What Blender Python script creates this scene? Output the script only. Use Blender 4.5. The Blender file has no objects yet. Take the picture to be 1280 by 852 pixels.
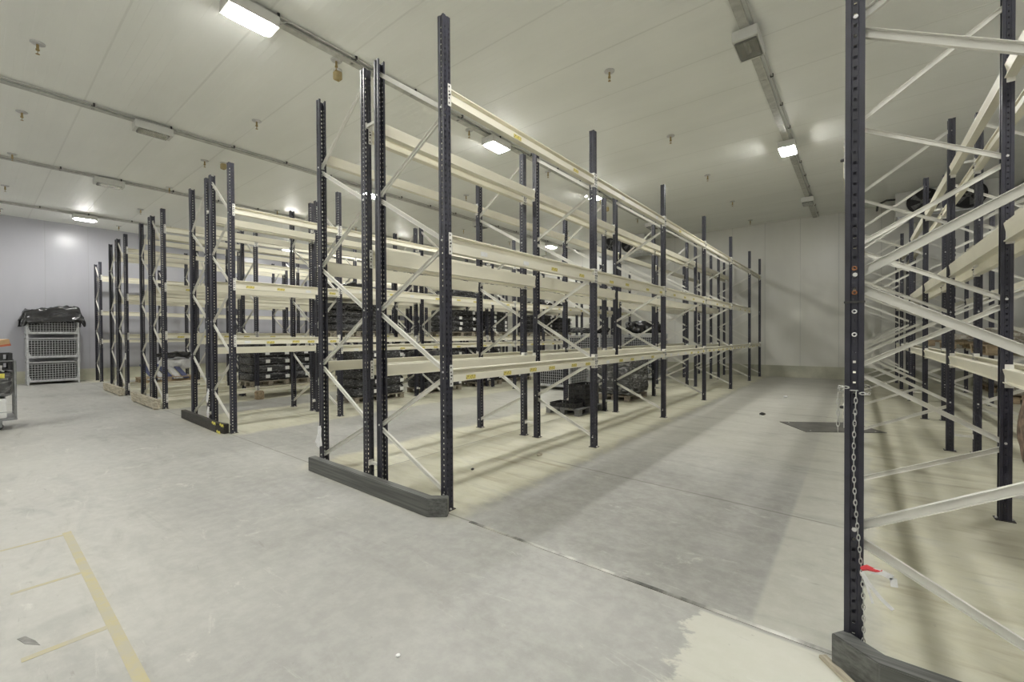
import bpy, bmesh, math, random
from mathutils import Vector, Matrix, noise
random.seed(7)
S = bpy.context.scene
C = S.collection
PI = math.pi

# ------------------------------------------------------------------ materials
def new_mat(name):
    m = bpy.data.materials.new(name); m.use_nodes = True
    nt = m.node_tree
    for n in list(nt.nodes): nt.nodes.remove(n)
    out = nt.nodes.new('ShaderNodeOutputMaterial')
    b = nt.nodes.new('ShaderNodeBsdfPrincipled')
    nt.links.new(b.outputs[0], out.inputs[0])
    return m, nt, b, out

class NT:
    """small helper to chain math / mix nodes"""
    def __init__(s, nt): s.nt = nt
    def node(s, t, **kw):
        n = s.nt.nodes.new(t)
        for k, v in kw.items(): setattr(n, k, v)
        return n
    def link(s, a, b): s.nt.links.new(a, b)
    def put(s, sock, v):
        if hasattr(v, 'links') or hasattr(v, 'is_linked'): s.nt.links.new(v, sock)
        else: sock.default_value = v
    def math(s, op, a, b=None, clamp=False):
        n = s.node('ShaderNodeMath', operation=op, use_clamp=clamp)
        s.put(n.inputs[0], a)
        if b is not None: s.put(n.inputs[1], b)
        return n.outputs[0]
    def step(s, x, a, b):            # smooth 0..1 between a and b
        n = s.node('ShaderNodeMapRange', interpolation_type='SMOOTHSTEP')
        s.put(n.inputs[0], x); n.inputs[1].default_value = a; n.inputs[2].default_value = b
        return n.outputs[0]
    def band(s, x, a, b, e):         # 1 inside [a,b] with soft edge e
        return s.math('MULTIPLY', s.step(x, a-e, a+e), s.math('SUBTRACT', 1.0, s.step(x, b-e, b+e)))
    def mix(s, f, a, b):
        n = s.node('ShaderNodeMix', data_type='RGBA')
        s.put(n.inputs[0], f); s.put(n.inputs[6], a); s.put(n.inputs[7], b)
        return n.outputs[2]
    def noise(s, vec, scale, detail=4, rough=.55, dist=0):
        n = s.node('ShaderNodeTexNoise')
        if vec is not None: s.link(vec, n.inputs['Vector'])
        n.inputs['Scale'].default_value = scale; n.inputs['Detail'].default_value = detail
        n.inputs['Roughness'].default_value = rough; n.inputs['Distortion'].default_value = dist
        return n.outputs[0]
    def coord(s): return s.node('ShaderNodeTexCoord').outputs['Object']
    def geo(s): return s.node('ShaderNodeNewGeometry').outputs['Position']
    def scale(s, vec, sc):
        n = s.node('ShaderNodeMapping'); s.link(vec, n.inputs[0]); n.inputs['Scale'].default_value = sc
        return n.outputs[0]
    def sep(s, vec):
        n = s.node('ShaderNodeSeparateXYZ'); s.link(vec, n.inputs[0]); return n.outputs
    def bump(s, h, strength, dist, bsdf):
        n = s.node('ShaderNodeBump'); n.inputs['Strength'].default_value = strength
        n.inputs['Distance'].default_value = dist; s.link(h, n.inputs['Height'])
        s.link(n.outputs[0], bsdf.inputs['Normal'])

def c4(c): return (c[0], c[1], c[2], 1)

def simple(name, col, rough=.5, metal=0, var=.12, nscale=6, bump=0, spec=.5, stretch=(1,1,1)):
    m, nt, b, o = new_mat(name); h = NT(nt)
    v = h.scale(h.coord(), stretch)
    n = h.noise(v, nscale, 5, .6)
    lo = tuple(x*(1-var) for x in col); hi = tuple(min(1, x*(1+var)) for x in col)
    h.link(h.mix(h.step(n, .3, .7), c4(lo), c4(hi)), b.inputs['Base Color'])
    b.inputs['Roughness'].default_value = rough; b.inputs['Metallic'].default_value = metal
    b.inputs['Specular IOR Level'].default_value = spec
    if bump: h.bump(n, bump, .02, b)
    return m

M = {}
M['upright'] = simple('dark_blue_steel', (.024,.024,.036), .42, 0, .25, 9, spec=.6)
M['foot'] = simple('dark_foot_steel', (.05,.048,.045), .6, .3, .3, 20)
M['beam'] = simple('cream_paint', (.78,.75,.62), .42, 0, .07, 3, spec=.5, stretch=(1,.3,1))
M['brace'] = simple('pale_grey_paint', (.73,.72,.66), .42, 0, .06, 4)
M['connector'] = simple('white_zinc_plate', (.72,.71,.66), .4, .1, .08, 15)
M['bolt'] = simple('zinc_bolt', (.72,.72,.70), .35, .3, .1, 30)
M['galv'] = simple('galvanised_steel', (.52,.53,.54), .42, .35, .18, 14)
M['tray'] = simple('tray_steel', (.50,.50,.46), .5, .25, .15, 8)
M['conduit'] = simple('conduit_plastic', (.5,.5,.46), .5, 0, .05, 5)
M['housing'] = simple('lamp_housing_white', (.66,.66,.62), .45, 0, .04, 5)
M['mirror'] = simple('lamp_reflector', (.75,.75,.72), .18, .9, .05, 5)
M['chrome'] = simple('sprinkler_chrome', (.58,.58,.57), .3, .35, .1, 20)
M['brass'] = simple('sprinkler_brass', (.40,.31,.15), .35, .7, .1, 20)
M['tan'] = simple('tan_box_plastic', (.42,.34,.17), .5, 0, .1, 20)
M['wood'] = simple('pallet_wood', (.36,.28,.18), .75, 0, .35, 5, .3, stretch=(1,6,6))
M['timber'] = simple('weathered_timber', (.42,.38,.29), .75, 0, .35, 4, .3, stretch=(1,8,8))
M['greywood'] = simple('grey_pallet_wood', (.26,.23,.18), .8, 0, .35, 5, .3, stretch=(1,6,6))
M['guard'] = simple('scuffed_guard_steel', (.115,.118,.11), .48, .25, .38, 3, .02, stretch=(.35,10,14))
M['blackguard'] = simple('black_guard_steel', (.03,.027,.022), .55, .2, .5, 6, .15, stretch=(1.2,6,7))
M['yellow'] = simple('yellow_tape', (.66,.60,.10), .5, 0, .2, 20)
M['greyplastic'] = simple('dark_grey_plastic', (.17,.17,.168), .55, 0, .2, 6)
M['blackplastic'] = simple('black_plastic', (.014,.014,.015), .45, 0, .2, 10)
M['bag'] = simple('black_bag_film', (.012,.012,.013), .27, 0, .3, 8, .35, spec=.7)
M['white'] = simple('white_paper', (.75,.75,.73), .6, 0, .04, 20)
M['whitefilm'] = simple('white_film', (.72,.72,.72), .35, 0, .1, 20, .3)
M['red'] = simple('red_tape', (.55,.04,.05), .4, 0, .1, 20)
M['cardboard'] = simple('brown_cardboard', (.45,.30,.16), .8, 0, .15, 5)
M['orange'] = simple('red_brown_box', (.40,.10,.05), .7, 0, .15, 6)
M['browncloth'] = simple('brown_sack', (.20,.14,.10), .85, 0, .5, 14, .4)
M['lilac'] = simple('lilac_film', (.55,.52,.62), .4, 0, .15, 10, .3)
M['evap'] = simple('evaporator_white', (.62,.62,.58), .45, 0, .04, 4)
M['fanblack'] = simple('fan_black', (.012,.012,.012), .5, 0, .1, 10)
M['bluegrey'] = simple('blue_grey_board', (.09,.105,.21), .5, 0, .2, 8)
M['paleboard'] = simple('pale_board', (.62,.62,.62), .5, 0, .1, 8)
M['chain'] = simple('zinc_chain', (.55,.55,.53), .35, .8, .1, 30)
M['rust'] = simple('rusty_bolt', (.30,.13,.05), .7, .2, .4, 40)
M['strip'] = simple('steel_joint_strip', (.30,.295,.27), .36, .4, .85, 2.6, stretch=(1,.1,1))
M['dimsteel'] = simple('dull_grey_steel', (.27,.275,.275), .45, .3, .15, 10)
M['scrape'] = simple('grey_rubber_smear', (.22,.215,.20), .8, 0, .3, 12)
M['plate'] = simple('steel_floor_plate', (.13,.125,.115), .5, .3, .25, 3)

# film over black goods; pale grey streaks also paint in its reflections
m, nt, b, o = new_mat('stretch_film_over_black'); h = NT(nt)
v = h.scale(h.coord(), (3, 3, 11)); n = h.noise(v, 2.2, 6, .65, 1.2)
h.link(h.mix(h.step(n, .50, .70), c4((.026,.026,.028)), c4((.26,.26,.265))), b.inputs['Base Color'])
b.inputs['Roughness'].default_value = .25; h.bump(n, .8, .03, b); M['film'] = m
m, nt, b, o = new_mat('grey_stretch_film'); h = NT(nt)
v = h.scale(h.coord(), (1.6, 1.6, 6)); n = h.noise(v, 2.0, 5, .6, 1.5)
h.link(h.mix(h.step(n, .45, .7), c4((.06,.06,.06)), c4((.33,.33,.32))), b.inputs['Base Color'])
b.inputs['Roughness'].default_value = .22; h.bump(n, .9, .03, b); M['greyfilm'] = m
m, nt, b, o = new_mat('clear_film_goods'); h = NT(nt)
v = h.scale(h.coord(), (4, 4, 9)); n = h.noise(v, 2.6, 6, .65, 1.5)
h.link(h.mix(h.step(n, .4, .7), c4((.30,.26,.21)), c4((.55,.54,.50))), b.inputs['Base Color'])
b.inputs['Roughness'].default_value = .25; h.bump(n, .9, .03, b); M['clearfilm'] = m

# small yellow location sticker with worn print
m, nt, b, o = new_mat('yellow_location_sticker'); h = NT(nt)
v = h.scale(h.coord(), (1, 60, 45)); n = h.noise(v, 1.4, 1, .4)
h.link(h.mix(h.step(n, .56, .6), c4((.70,.60,.16)), c4((.22,.18,.06))), b.inputs['Base Color'])
b.inputs['Roughness'].default_value = .5; M['sticker'] = m

# lamps
m, nt, b, o = new_mat('lit_lamp_glass')
nt.nodes.remove(b); e = nt.nodes.new('ShaderNodeEmission'); e.inputs[0].default_value = (1, .99, .955, 1)
e.inputs[1].default_value = 140.0; nt.links.new(e.outputs[0], o.inputs[0]); M['lit'] = m
m, nt, b, o = new_mat('unlit_lamp_glass')
b.inputs['Base Color'].default_value = (.8,.8,.76,1); b.inputs['Roughness'].default_value = .08
b.inputs['Transmission Weight'].default_value = .85; M['glass'] = m

# ceiling: coated sandwich panels, joints run across the rows (along X), fine ribs between
m, nt, b, o = new_mat('ceiling_panel'); h = NT(nt)
p = h.geo(); x, y, z = h.sep(p)
fy = h.math('FRACT', h.math('DIVIDE', h.math('SUBTRACT', y, 7.25-1.18*20), 1.18))
j = h.math('ADD', h.math('SUBTRACT', 1.0, h.step(fy, .006, .016)), h.step(fy, .984, .994), True)
ribf = h.math('FRACT', h.math('DIVIDE', y, .118))
rib = h.math('SUBTRACT', 1.0, h.math('ADD', h.math('SUBTRACT', 1.0, h.step(ribf, .02, .1)), 0.0), True)
n = h.noise(h.scale(p, (.35, 1.2, 1)), 1.0, 5, .55)
base = h.mix(h.step(n, .3, .7), c4((.85,.86,.815)), c4((.895,.905,.86)))
base = h.mix(h.math('MULTIPLY', j, .22), base, c4((.48,.48,.43)))
h.link(base, b.inputs['Base Color'])
h.link(h.math('ADD', .42, h.math('MULTIPLY', n, .15)), b.inputs['Roughness'])
b.inputs['Specular IOR Level'].default_value = .35
hh = h.math('ADD', h.math('MULTIPLY', rib, .6), h.math('SUBTRACT', 1.0, j))
h.bump(hh, .4, .006, b); M['ceiling'] = m

def wall_mat(name, axis, col1, col2):
    m, nt, b, o = new_mat(name); h = NT(nt)
    p = h.geo(); s = h.sep(p); y = s[axis]
    fy = h.math('FRACT', h.math('DIVIDE', h.math('ADD', y, 60.35), 1.15))
    j = h.math('ADD', h.math('SUBTRACT', 1.0, h.step(fy, .005, .014)), h.step(fy, .986, .995), True)
    ribf = h.math('FRACT', h.math('DIVIDE', y, .0958))
    rib = h.step(ribf, .02, .12)
    n = h.noise(h.scale(p, (1, 1, .35)), .8, 5, .55)
    base = h.mix(h.step(n, .3, .7), c4(col1), c4(col2))
    base = h.mix(h.math('MULTIPLY', j, .3), base, c4((.30,.30,.29)))
    h.link(base, b.inputs['Base Color']); b.inputs['Roughness'].default_value = .28
    h.bump(h.math('ADD', h.math('MULTIPLY', rib, .2), h.math('SUBTRACT', 1.0, j)), .3, .006, b)
    return m
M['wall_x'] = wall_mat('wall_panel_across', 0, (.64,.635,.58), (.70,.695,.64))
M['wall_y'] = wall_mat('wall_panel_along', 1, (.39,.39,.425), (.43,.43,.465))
M['kerb'] = simple('hygiene_kerb', (.46,.455,.36), .55, 0, .16, 1.5)

# floor: worn concrete
m, nt, b, o = new_mat('worn_concrete'); h = NT(nt)
p = h.geo(); x, y, z = h.sep(p)
nb = h.noise(p, .55, 5, .6, .3)                       # broad
ns = h.noise(h.scale(p, (.7, 2.6, 1)), 1.3, 6, .65, .6)   # streaks across the rows
nf = h.noise(p, 9, 5, .7)
wob = h.math('MULTIPLY', h.math('SUBTRACT', h.noise(p, 2.3, 5, .7), .5), .55)
xw = h.math('ADD', x, wob); yw = h.math('ADD', y, wob)
base = h.mix(h.step(nb, .3, .7), c4((.285,.282,.262)), c4((.352,.348,.322)))
# dusty pale yellow concrete under the racks
rack = None
for a, e in ((-5.5,-2.75), (-10.5,-8.0), (-14.5,-12.1), (-18.4,-15.9), (-23.4,-21.8), (.08,3.2)):
    k = h.band(xw, a, e, .12)
    rack = k if rack is None else h.math('MAXIMUM', rack, k)
rack = h.math('MULTIPLY', rack, h.step(yw, 2.35, 3.0))
dust = h.mix(h.step(ns, .34, .68), c4((.47,.45,.33)), c4((.66,.645,.50)))
grime = h.step(h.noise(h.scale(p, (.45, 4.2, 1)), 1.6, 6, .6, .4), .53, .74)
dust = h.mix(h.math('MULTIPLY', grime, .7), dust, c4((.31,.26,.15)))
base = h.mix(h.math('MULTIPLY', rack, .9), base, dust)
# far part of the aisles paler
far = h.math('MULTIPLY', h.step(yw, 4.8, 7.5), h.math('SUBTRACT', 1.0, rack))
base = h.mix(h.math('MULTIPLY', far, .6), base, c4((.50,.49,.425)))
# tyre-worn dark square at the mouth of the right aisle
sq = h.math('MULTIPLY', h.band(x, -2.55, -.46, .03), h.band(yw, 2.72, 5.2, .5))
sq = h.math('MULTIPLY', sq, h.step(h.noise(h.scale(p, (.6, 2.2, 1)), 1.1, 6, .65, .5), .22, .55))
base = h.mix(h.math('MULTIPLY', sq, .7), base, c4((.255,.25,.228)))
# bare pale patch by the foot of the right rack
wf = h.math('MULTIPLY', h.math('SUBTRACT', h.noise(h.scale(p, (1, 1.7, 1)), 8, 6, .75, .6), .5), .34)
xq = h.math('ADD', xw, wf)
pt = h.math('MULTIPLY', h.band(xq, -.74, .6, .03), h.math('MULTIPLY', h.band(h.math('ADD', yw, wf), 1.2, 3.2, .04), h.math('SUBTRACT', 1.0, h.step(y, 2.63, 2.66))))
strip_ = h.math('MULTIPLY', h.band(x, -.46, .10, .02), h.step(y, 2.68, 2.72))
base = h.mix(h.math('MULTIPLY', strip_, .55), base, c4((.47,.465,.39)))
base = h.mix(h.math('MULTIPLY', pt, .75), base, c4((.56,.555,.47)))
# paler trampled corner, lower left
lf = h.math('MULTIPLY', h.math('SUBTRACT', 1.0, h.step(xw, -3.3, -2.2)), h.math('SUBTRACT', 1.0, h.step(yw, .55, 1.5)))
base = h.mix(h.math('MULTIPLY', lf, h.math('MULTIPLY', h.step(ns, .25, .6), .55)), base, c4((.52,.51,.47)))
# pale rims of spalled screed
fl = h.step(h.noise(h.scale(p, (.8, 1.6, 1)), 1.9, 7, .75, .8), .60, .70)
base = h.mix(h.math('MULTIPLY', fl, .45), base, c4((.62,.615,.55)))
# streak grime, fine speckle
base = h.mix(h.math('MULTIPLY', h.step(ns, .50, .74), .42), base, c4((.22,.215,.195)))
sp = h.step(h.noise(p, 26, 3, .6), .68, .76)
base = h.mix(h.math('MULTIPLY', sp, .35), base, c4((.20,.195,.175)))
base = h.mix(h.math('MULTIPLY', h.step(nf, .35, .7), .18), base, c4((.62,.615,.57)))
scr = h.step(h.noise(h.scale(p, (.9, 6.5, 1)), 3.2, 5, .6, .5), .665, .73)
base = h.mix(h.math('MULTIPLY', scr, .32), base, c4((.20,.19,.16)))
pal = h.step(h.noise(h.scale(p, (.7, 3.2, 1)), 2.1, 7, .75, .9), .60, .68)
base = h.mix(h.math('MULTIPLY', pal, .30), base, c4((.58,.575,.52)))
# sawn joints
def lin(sock, at, w): return h.math('SUBTRACT', 1.0, h.step(h.math('ABSOLUTE', h.math('SUBTRACT', sock, at)), w*.5, w))
jn = h.math('MAXIMUM', lin(y, 2.69, .012), lin(y, 10.35, .014))
jn = h.math('MAXIMUM', jn, h.math('MULTIPLY', lin(h.math('ADD', y, h.math('MULTIPLY', x, .05)), 4.50, .016), h.band(x, -3.0, -.15, .2)))
for xx in (-4.55, -9.3, -17.0): jn = h.math('MAXIMUM', jn, h.math('MULTIPLY', lin(x, xx, .012), h.step(y, 2.68, 2.70)))
base = h.mix(h.math('MULTIPLY', jn, .7), base, c4((.16,.155,.13)))
# rubbed tyre arcs in the foreground
dx = h.math('ADD', x, 2.3); dy = h.math('ADD', y, -0.6)
rr = h.math('SQRT', h.math('ADD', h.math('MULTIPLY', dx, dx), h.math('MULTIPLY', dy, dy)))
arc = h.math('MULTIPLY', lin(h.math('ADD', rr, h.math('MULTIPLY', wob, .12)), 1.25, .12), h.step(h.noise(p, 1.7, 3), .42, .7))
base = h.mix(h.math('MULTIPLY', arc, .28), base, c4((.24,.235,.215)))
h.link(base, b.inputs['Base Color'])
h.link(h.math('ADD', .34, h.math('MULTIPLY', ns, .34)), b.inputs['Roughness'])
b.inputs['Specular IOR Level'].default_value = .4
h.bump(h.math('ADD', h.math('MULTIPLY', nf, .5), h.math('MULTIPLY', fl, .4)), .12, .01, b)
M['floor'] = m
m, nt, b, o = new_mat('worn_yellow_paint'); h = NT(nt)
p = h.geo(); n = h.noise(p, 7, 6, .7)
h.link(h.mix(h.step(n, .36, .62), c4((.44,.39,.215)), c4((.40,.375,.29))), b.inputs['Base Color'])
b.inputs['Roughness'].default_value = .6; M['lines'] = m

# ------------------------------------------------------------------ mesh builder
class MB:
    def __init__(s): s.v = []; s.f = []; s.m = []
    def add(s, vs, fs, mi=0):
        o = len(s.v); s.v += [tuple(v) for v in vs]; s.f += [tuple(i+o for i in f) for f in fs]; s.m += [mi]*len(fs)
    def box(s, x0, y0, z0, x1, y1, z1, mi=0, bev=0):
        if bev:
            bm = bmesh.new(); bmesh.ops.create_cube(bm, size=1)
            for v in bm.verts: v.co = Vector(((x0+x1)/2+v.co.x*(x1-x0), (y0+y1)/2+v.co.y*(y1-y0), (z0+z1)/2+v.co.z*(z1-z0)))
            bmesh.ops.bevel(bm, geom=bm.edges[:], offset=bev, segments=2, affect='EDGES')
            s.bm(bm, mi); return
        s.add([(x0,y0,z0),(x1,y0,z0),(x1,y1,z0),(x0,y1,z0),(x0,y0,z1),(x1,y0,z1),(x1,y1,z1),(x0,y1,z1)],
              [(3,2,1,0),(4,5,6,7),(0,1,5,4),(1,2,6,5),(2,3,7,6),(3,0,4,7)], mi)
    def bm(s, bm, mi=0, mat=None):
        bm.verts.index_update()
        s.add([(mat @ v.co) if mat else v.co.copy() for v in bm.verts], [[v.index for v in f.verts] for f in bm.faces], mi); bm.free()
    def prism(s, poly, z0, z1, mi=0):      # poly in xy, counter-clockwise
        n = len(poly)
        s.add([(a,b,z0) for a,b in poly]+[(a,b,z1) for a,b in poly],
              [tuple(range(n-1,-1,-1)), tuple(range(n,2*n))]+[(i,(i+1)%n,n+(i+1)%n,n+i) for i in range(n)], mi)
    def bar(s, a, b, w, d, mi=0, up=(0,1,0)):
        a = Vector(a); b = Vector(b); t = (b-a).normalized(); u = Vector(up); sx = t.cross(u)
        if sx.length < 1e-4: sx = t.cross(Vector((1,0,0)))
        sx.normalize(); u = sx.cross(t).normalized()
        vs = [p+sx*w/2*i+u*d/2*j for p in (a,b) for i,j in ((-1,-1),(1,-1),(1,1),(-1,1))]
        s.add(vs, [(3,2,1,0),(4,5,6,7),(0,1,5,4),(1,2,6,5),(2,3,7,6),(3,0,4,7)], mi)
    def tube(s, pts, r, n=6, mi=0, cap=True):
        pts = [Vector(p) for p in pts]; rings = []
        for i, p in enumerate(pts):
            t = (pts[min(i+1,len(pts)-1)]-pts[max(i-1,0)]).normalized()
            u = t.cross(Vector((0,0,1)) if abs(t.z) < .9 else Vector((1,0,0))).normalized(); w = t.cross(u)
            rings.append([p+(u*math.cos(2*PI*k/n)+w*math.sin(2*PI*k/n))*(r[i] if isinstance(r,(list,tuple)) else r) for k in range(n)])
        vs = [v for q in rings for v in q]
        fs = [(i*n+k, i*n+(k+1)%n, (i+1)*n+(k+1)%n, (i+1)*n+k) for i in range(len(pts)-1) for k in range(n)]
        if cap: fs += [tuple(range(n-1,-1,-1)), tuple(range((len(pts)-1)*n, len(pts)*n))]
        s.add(vs, fs, mi)
    def lathe(s, prof, c=(0,0,0), n=14, mi=0, axis='z'):
        vs = []
        for r, z in prof:
            for k in range(n):
                a = 2*PI*k/n; q = (r*math.cos(a), r*math.sin(a), z)
                if axis == 'y': q = (q[0], q[2], q[1])
                if axis == 'x': q = (q[2], q[0], q[1])
                vs.append((c[0]+q[0], c[1]+q[1], c[2]+q[2]))
        fs = [(i*n+k, i*n+(k+1)%n, (i+1)*n+(k+1)%n, (i+1)*n+k) for i in range(len(prof)-1) for k in range(n)]
        fs += [tuple(range(n-1,-1,-1)), tuple(range((len(prof)-1)*n, len(prof)*n))]
        s.add(vs, fs, mi)
    def torus(s, c, R, r, mat=None, n=14, k=6, mi=0, sx=1.0):
        vs = []
        for i in range(n):
            a = 2*PI*i/n
            for j in range(k):
                q = 2*PI*j/k
                p = Vector(((R+r*math.cos(q))*math.cos(a)*sx, (R+r*math.cos(q))*math.sin(a), r*math.sin(q)))
                if mat: p = mat @ p
                vs.append(p+Vector(c))
        s.add(vs, [(i*k+j, ((i+1)%n)*k+j, ((i+1)%n)*k+(j+1)%k, i*k+(j+1)%k) for i in range(n) for j in range(k)], mi)
    def mesh(s, name, mats, smooth=False):
        me = bpy.data.meshes.new(name); me.from_pydata(s.v, [], s.f)
        for mm in (mats if isinstance(mats,(list,tuple)) else [mats]): me.materials.append(mm)
        for p, i in zip(me.polygons, s.m): p.material_index = i; p.use_smooth = smooth
        bm = bmesh.new(); bm.from_mesh(me); bmesh.ops.recalc_face_normals(bm, faces=bm.faces); bm.to_mesh(me); bm.free()
        me.update(); return me

def sheet(path, L, t, axis='y', holes=None):
    """folded sheet metal: an open polyline swept along an axis and given its thickness; holes = {segment: [(a,b),...]}"""
    ts = {0.0, L}
    for hs in (holes or {}).values():
        for a, b in hs: ts.add(a); ts.add(b)
    ts = sorted(ts); n = len(path); bm = bmesh.new(); G = []
    for q in ts:
        G.append([bm.verts.new((u, q, v) if axis == 'y' else (u, v, q)) for u, v in path])
    for i in range(len(ts)-1):
        mid = (ts[i]+ts[i+1])/2
        for k in range(n-1):
            if holes and k in holes and any(a < mid < b for a, b in holes[k]): continue
            bm.faces.new((G[i][k], G[i][k+1], G[i+1][k+1], G[i+1][k]))
    bmesh.ops.recalc_face_normals(bm, faces=bm.faces)
    bmesh.ops.solidify(bm, geom=bm.faces[:], thickness=t)
    loose = [v for v in bm.verts if not v.link_faces]
    bmesh.ops.delete(bm, geom=loose, context='VERTS')
    return bm

def link(name, me, parent=None, loc=(0,0,0), rz=0):
    o = bpy.data.objects.new(name, me); C.objects.link(o)
    o.location = loc; o.rotation_euler = (0, 0, rz)
    if parent: o.parent = parent
    return o
def obj(name, mb, mats, parent=None, loc=(0,0,0), rz=0, smooth=False):
    return link(name, mb.mesh(name, mats, smooth), parent, loc, rz)
def tag(o, label, cat, group=None, kind=None):
    o['label'] = label; o['category'] = cat
    if group: o['group'] = group
    if kind: o['kind'] = kind
    return o
def thing(name, label, cat, loc=(0,0,0), rz=0, group=None):
    o = bpy.data.objects.new(name, None); C.objects.link(o); o.empty_display_size = .2
    o.location = loc; o.rotation_euler = (0,0,rz)
    return tag(o, label, cat, group)
def struct(name, mb, mats):
    o = obj(name, mb, mats); o['kind'] = 'structure'; return o
def dup(root, loc, rz, label, group=None):
    r = root.copy(); C.objects.link(r); r.location = loc; r.rotation_euler = (0,0,rz); r['label'] = label
    if group: r['group'] = group
    for ch in list(root.children):
        c = ch.copy(); C.objects.link(c); c.parent = r
        for g in ch.children:
            d = g.copy(); C.objects.link(d); d.parent = c
    return r

# ------------------------------------------------------------------ room
HC, XW, XE, YF, YB = 5.94, -23.35, 6.6, -7.0, 19.38
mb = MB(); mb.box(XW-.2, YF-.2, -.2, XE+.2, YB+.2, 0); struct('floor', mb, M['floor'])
mb = MB(); mb.box(XW-.2, YF-.2, HC, XE+.2, YB+.2, HC+.2); struct('ceiling', mb, M['ceiling'])
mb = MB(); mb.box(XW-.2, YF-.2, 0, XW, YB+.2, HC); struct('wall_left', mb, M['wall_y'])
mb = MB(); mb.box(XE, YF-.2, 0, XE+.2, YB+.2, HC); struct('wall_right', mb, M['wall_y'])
mb = MB(); mb.box(XW, YB, 0, XE, YB+.2, HC); struct('wall_back', mb, M['wall_x'])
mb = MB(); mb.box(XW, YF-.2, 0, XE, YF, HC); struct('wall_front', mb, M['wall_x'])
def kerb(name, pts):
    mb = MB(); mb.prism(pts, 0, .44); o = struct(name, mb, M['kerb'])
kerb('baseboard_back', [(XW, YB-.035), (XE, YB-.035), (XE, YB), (XW, YB)])
kerb('baseboard_left', [(XW, YF), (XW+.035, YF), (XW+.035, YB-.035), (XW, YB-.035)])

# expansion joint strip along the mouth of the aisle
mb = MB(); mb.box(-2.62, 2.668, 0, .0, 2.70, .003)
struct('trim_1', mb, M['strip'])

# faded yellow floor markings
mk = thing('floor_marking', 'faded yellow painted line with three short side ticks on the floor, lower left', 'floor marking', (-3.9, .48, 0))
mb = MB(); mb.box(-1.22, -.025, .0004, 1.9, .027, .0012); obj('main_line', mb, M['lines'], mk)
for xx, w in ((-5.06,.015), (-4.15,.018), (-3.25,.022)):
    mb = MB(); mb.box(xx+3.9-w, -.62 if xx < -5 else -.34, .0004, xx+3.9+w, -.026, .0012); obj('side_line', mb, M['lines'], mk)

# ------------------------------------------------------------------ pallet racks
UW, UD = .043, .037          # half width (along the row) and half depth of an upright
PITCH = .05
def upright_mesh(H):
    path = [(-UD,.024),(-UD,UW),(-.016,UW),(-.011,.037),(-.006,.037),(.006,.037),(.011,.037),(.016,UW),(UD,UW),
            (UD,.031),(UD,.018),(UD,.014),(.031,.009),(.031,-.009),(UD,-.014),(UD,-.018),(UD,-.031),
            (UD,-UW),(.016,-UW),(.011,-.037),(.006,-.037),(-.006,-.037),(-.011,-.037),(-.016,-UW),(-UD,-UW),(-UD,-.024)]
    k = int((H-.1)/PITCH)
    a = [(.06+i*PITCH, .06+i*PITCH+.015) for i in range(k)]
    holes = {4: a, 9: [(q, q+.022) for q, _ in a], 15: [(q, q+.022) for q, _ in a], 20: a}
    bm = sheet(path, H, .0025, 'z', holes)
    mb = MB(); mb.bm(bm); return mb.mesh('upright', M['upright'])
H0 = 4.53
UP = {H0: upright_mesh(H0), 4.44: upright_mesh(4.44)}
mb = MB(); mb.box(-.06, -.055, 0, .06, .055, .006)
for sx in (-.048, .048): mb.lathe([(.009,.006),(.009,.016),(.004,.022)], (sx, 0, 0), 6, 1)
FOOT = mb.mesh('foot_plate', [M['foot'], M['bolt']])
_br = {}
def brace_mesh(dx, dz):
    k = (round(dx,3), round(dz,3))
    if k not in _br:
        L = math.hypot(dx, dz)
        bm = sheet([(-.011,-.021),(.011,-.021),(.011,.021),(-.011,.021)], L, .003, 'z')   # u = across, v -> y
        ang = math.atan2(dx, dz)
        mat = Matrix.Rotation(ang, 4, 'Y') @ Matrix.Rotation(PI/2, 4, 'Z')
        mb = MB(); mb.bm(bm, 0, mat)
        mb.lathe([(.010,-.045),(.010,.045)], (0,0,0), 8, 1, 'y');
        _br[k] = mb.mesh('brace', [M['brace'], M['bolt']])
    return _br[k]
_bm = {}
def beam_mesh(L, hh):
    k = (round(L,3), hh)
    if k not in _bm:
        a = hh/2; st = a-hh*.47
        path = [(-.024,-a+.010),(-.024,-a),(.046,-a),(.046,st),(.006,st+.006),(.004,a-.020),(.046,a-.010),(.046,a),(-.024,a),(-.024,a-.010),(.0,-a+.016),(.0,-a+.004)]
        mb = MB(); mb.bm(sheet(path, L, .003, 'y')); _bm[k] = mb.mesh('beam', M['beam'])
    return _bm[k]
mb = MB(); mb.box(.0375, -.036, -.10, .0415, .0055, .10); mb.box(-.012, .0015, -.10, .0375, .0055, .10)
for zz in (-.075, -.03, .03, .075): mb.box(.0415, -.028, zz-.008, .0425, -.014, zz+.008, 1)
mb.lathe([(.008,.0),(.008,.012),(.004,.016)], (.0415, -.02, 0), 6, 1, 'x')
CONN = mb.mesh('beam_connector', [M['connector'], M['foot']])
mb = MB(); mb.box(0, -.065, -.02, .0012, .065, .02); LAB_Y = mb.mesh('location_label', M['sticker'])
mb = MB(); mb.box(0, -.05, -.022, .0012, .05, .022); LAB_W = mb.mesh('paper_label', M['white'])
_sp = {}
def spacer_mesh(L):
    k = round(L,3)
    if k not in _sp:
        mb = MB(); mb.bar((0,0,0),(L,0,0),.03,.03)
        mb.box(-.002,-.03,-.03,.004,.03,.03); mb.box(L-.004,-.03,-.03,L+.002,.03,.03)
        _sp[k] = mb.mesh('row_spacer', M['connector'])
    return _sp[k]

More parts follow.
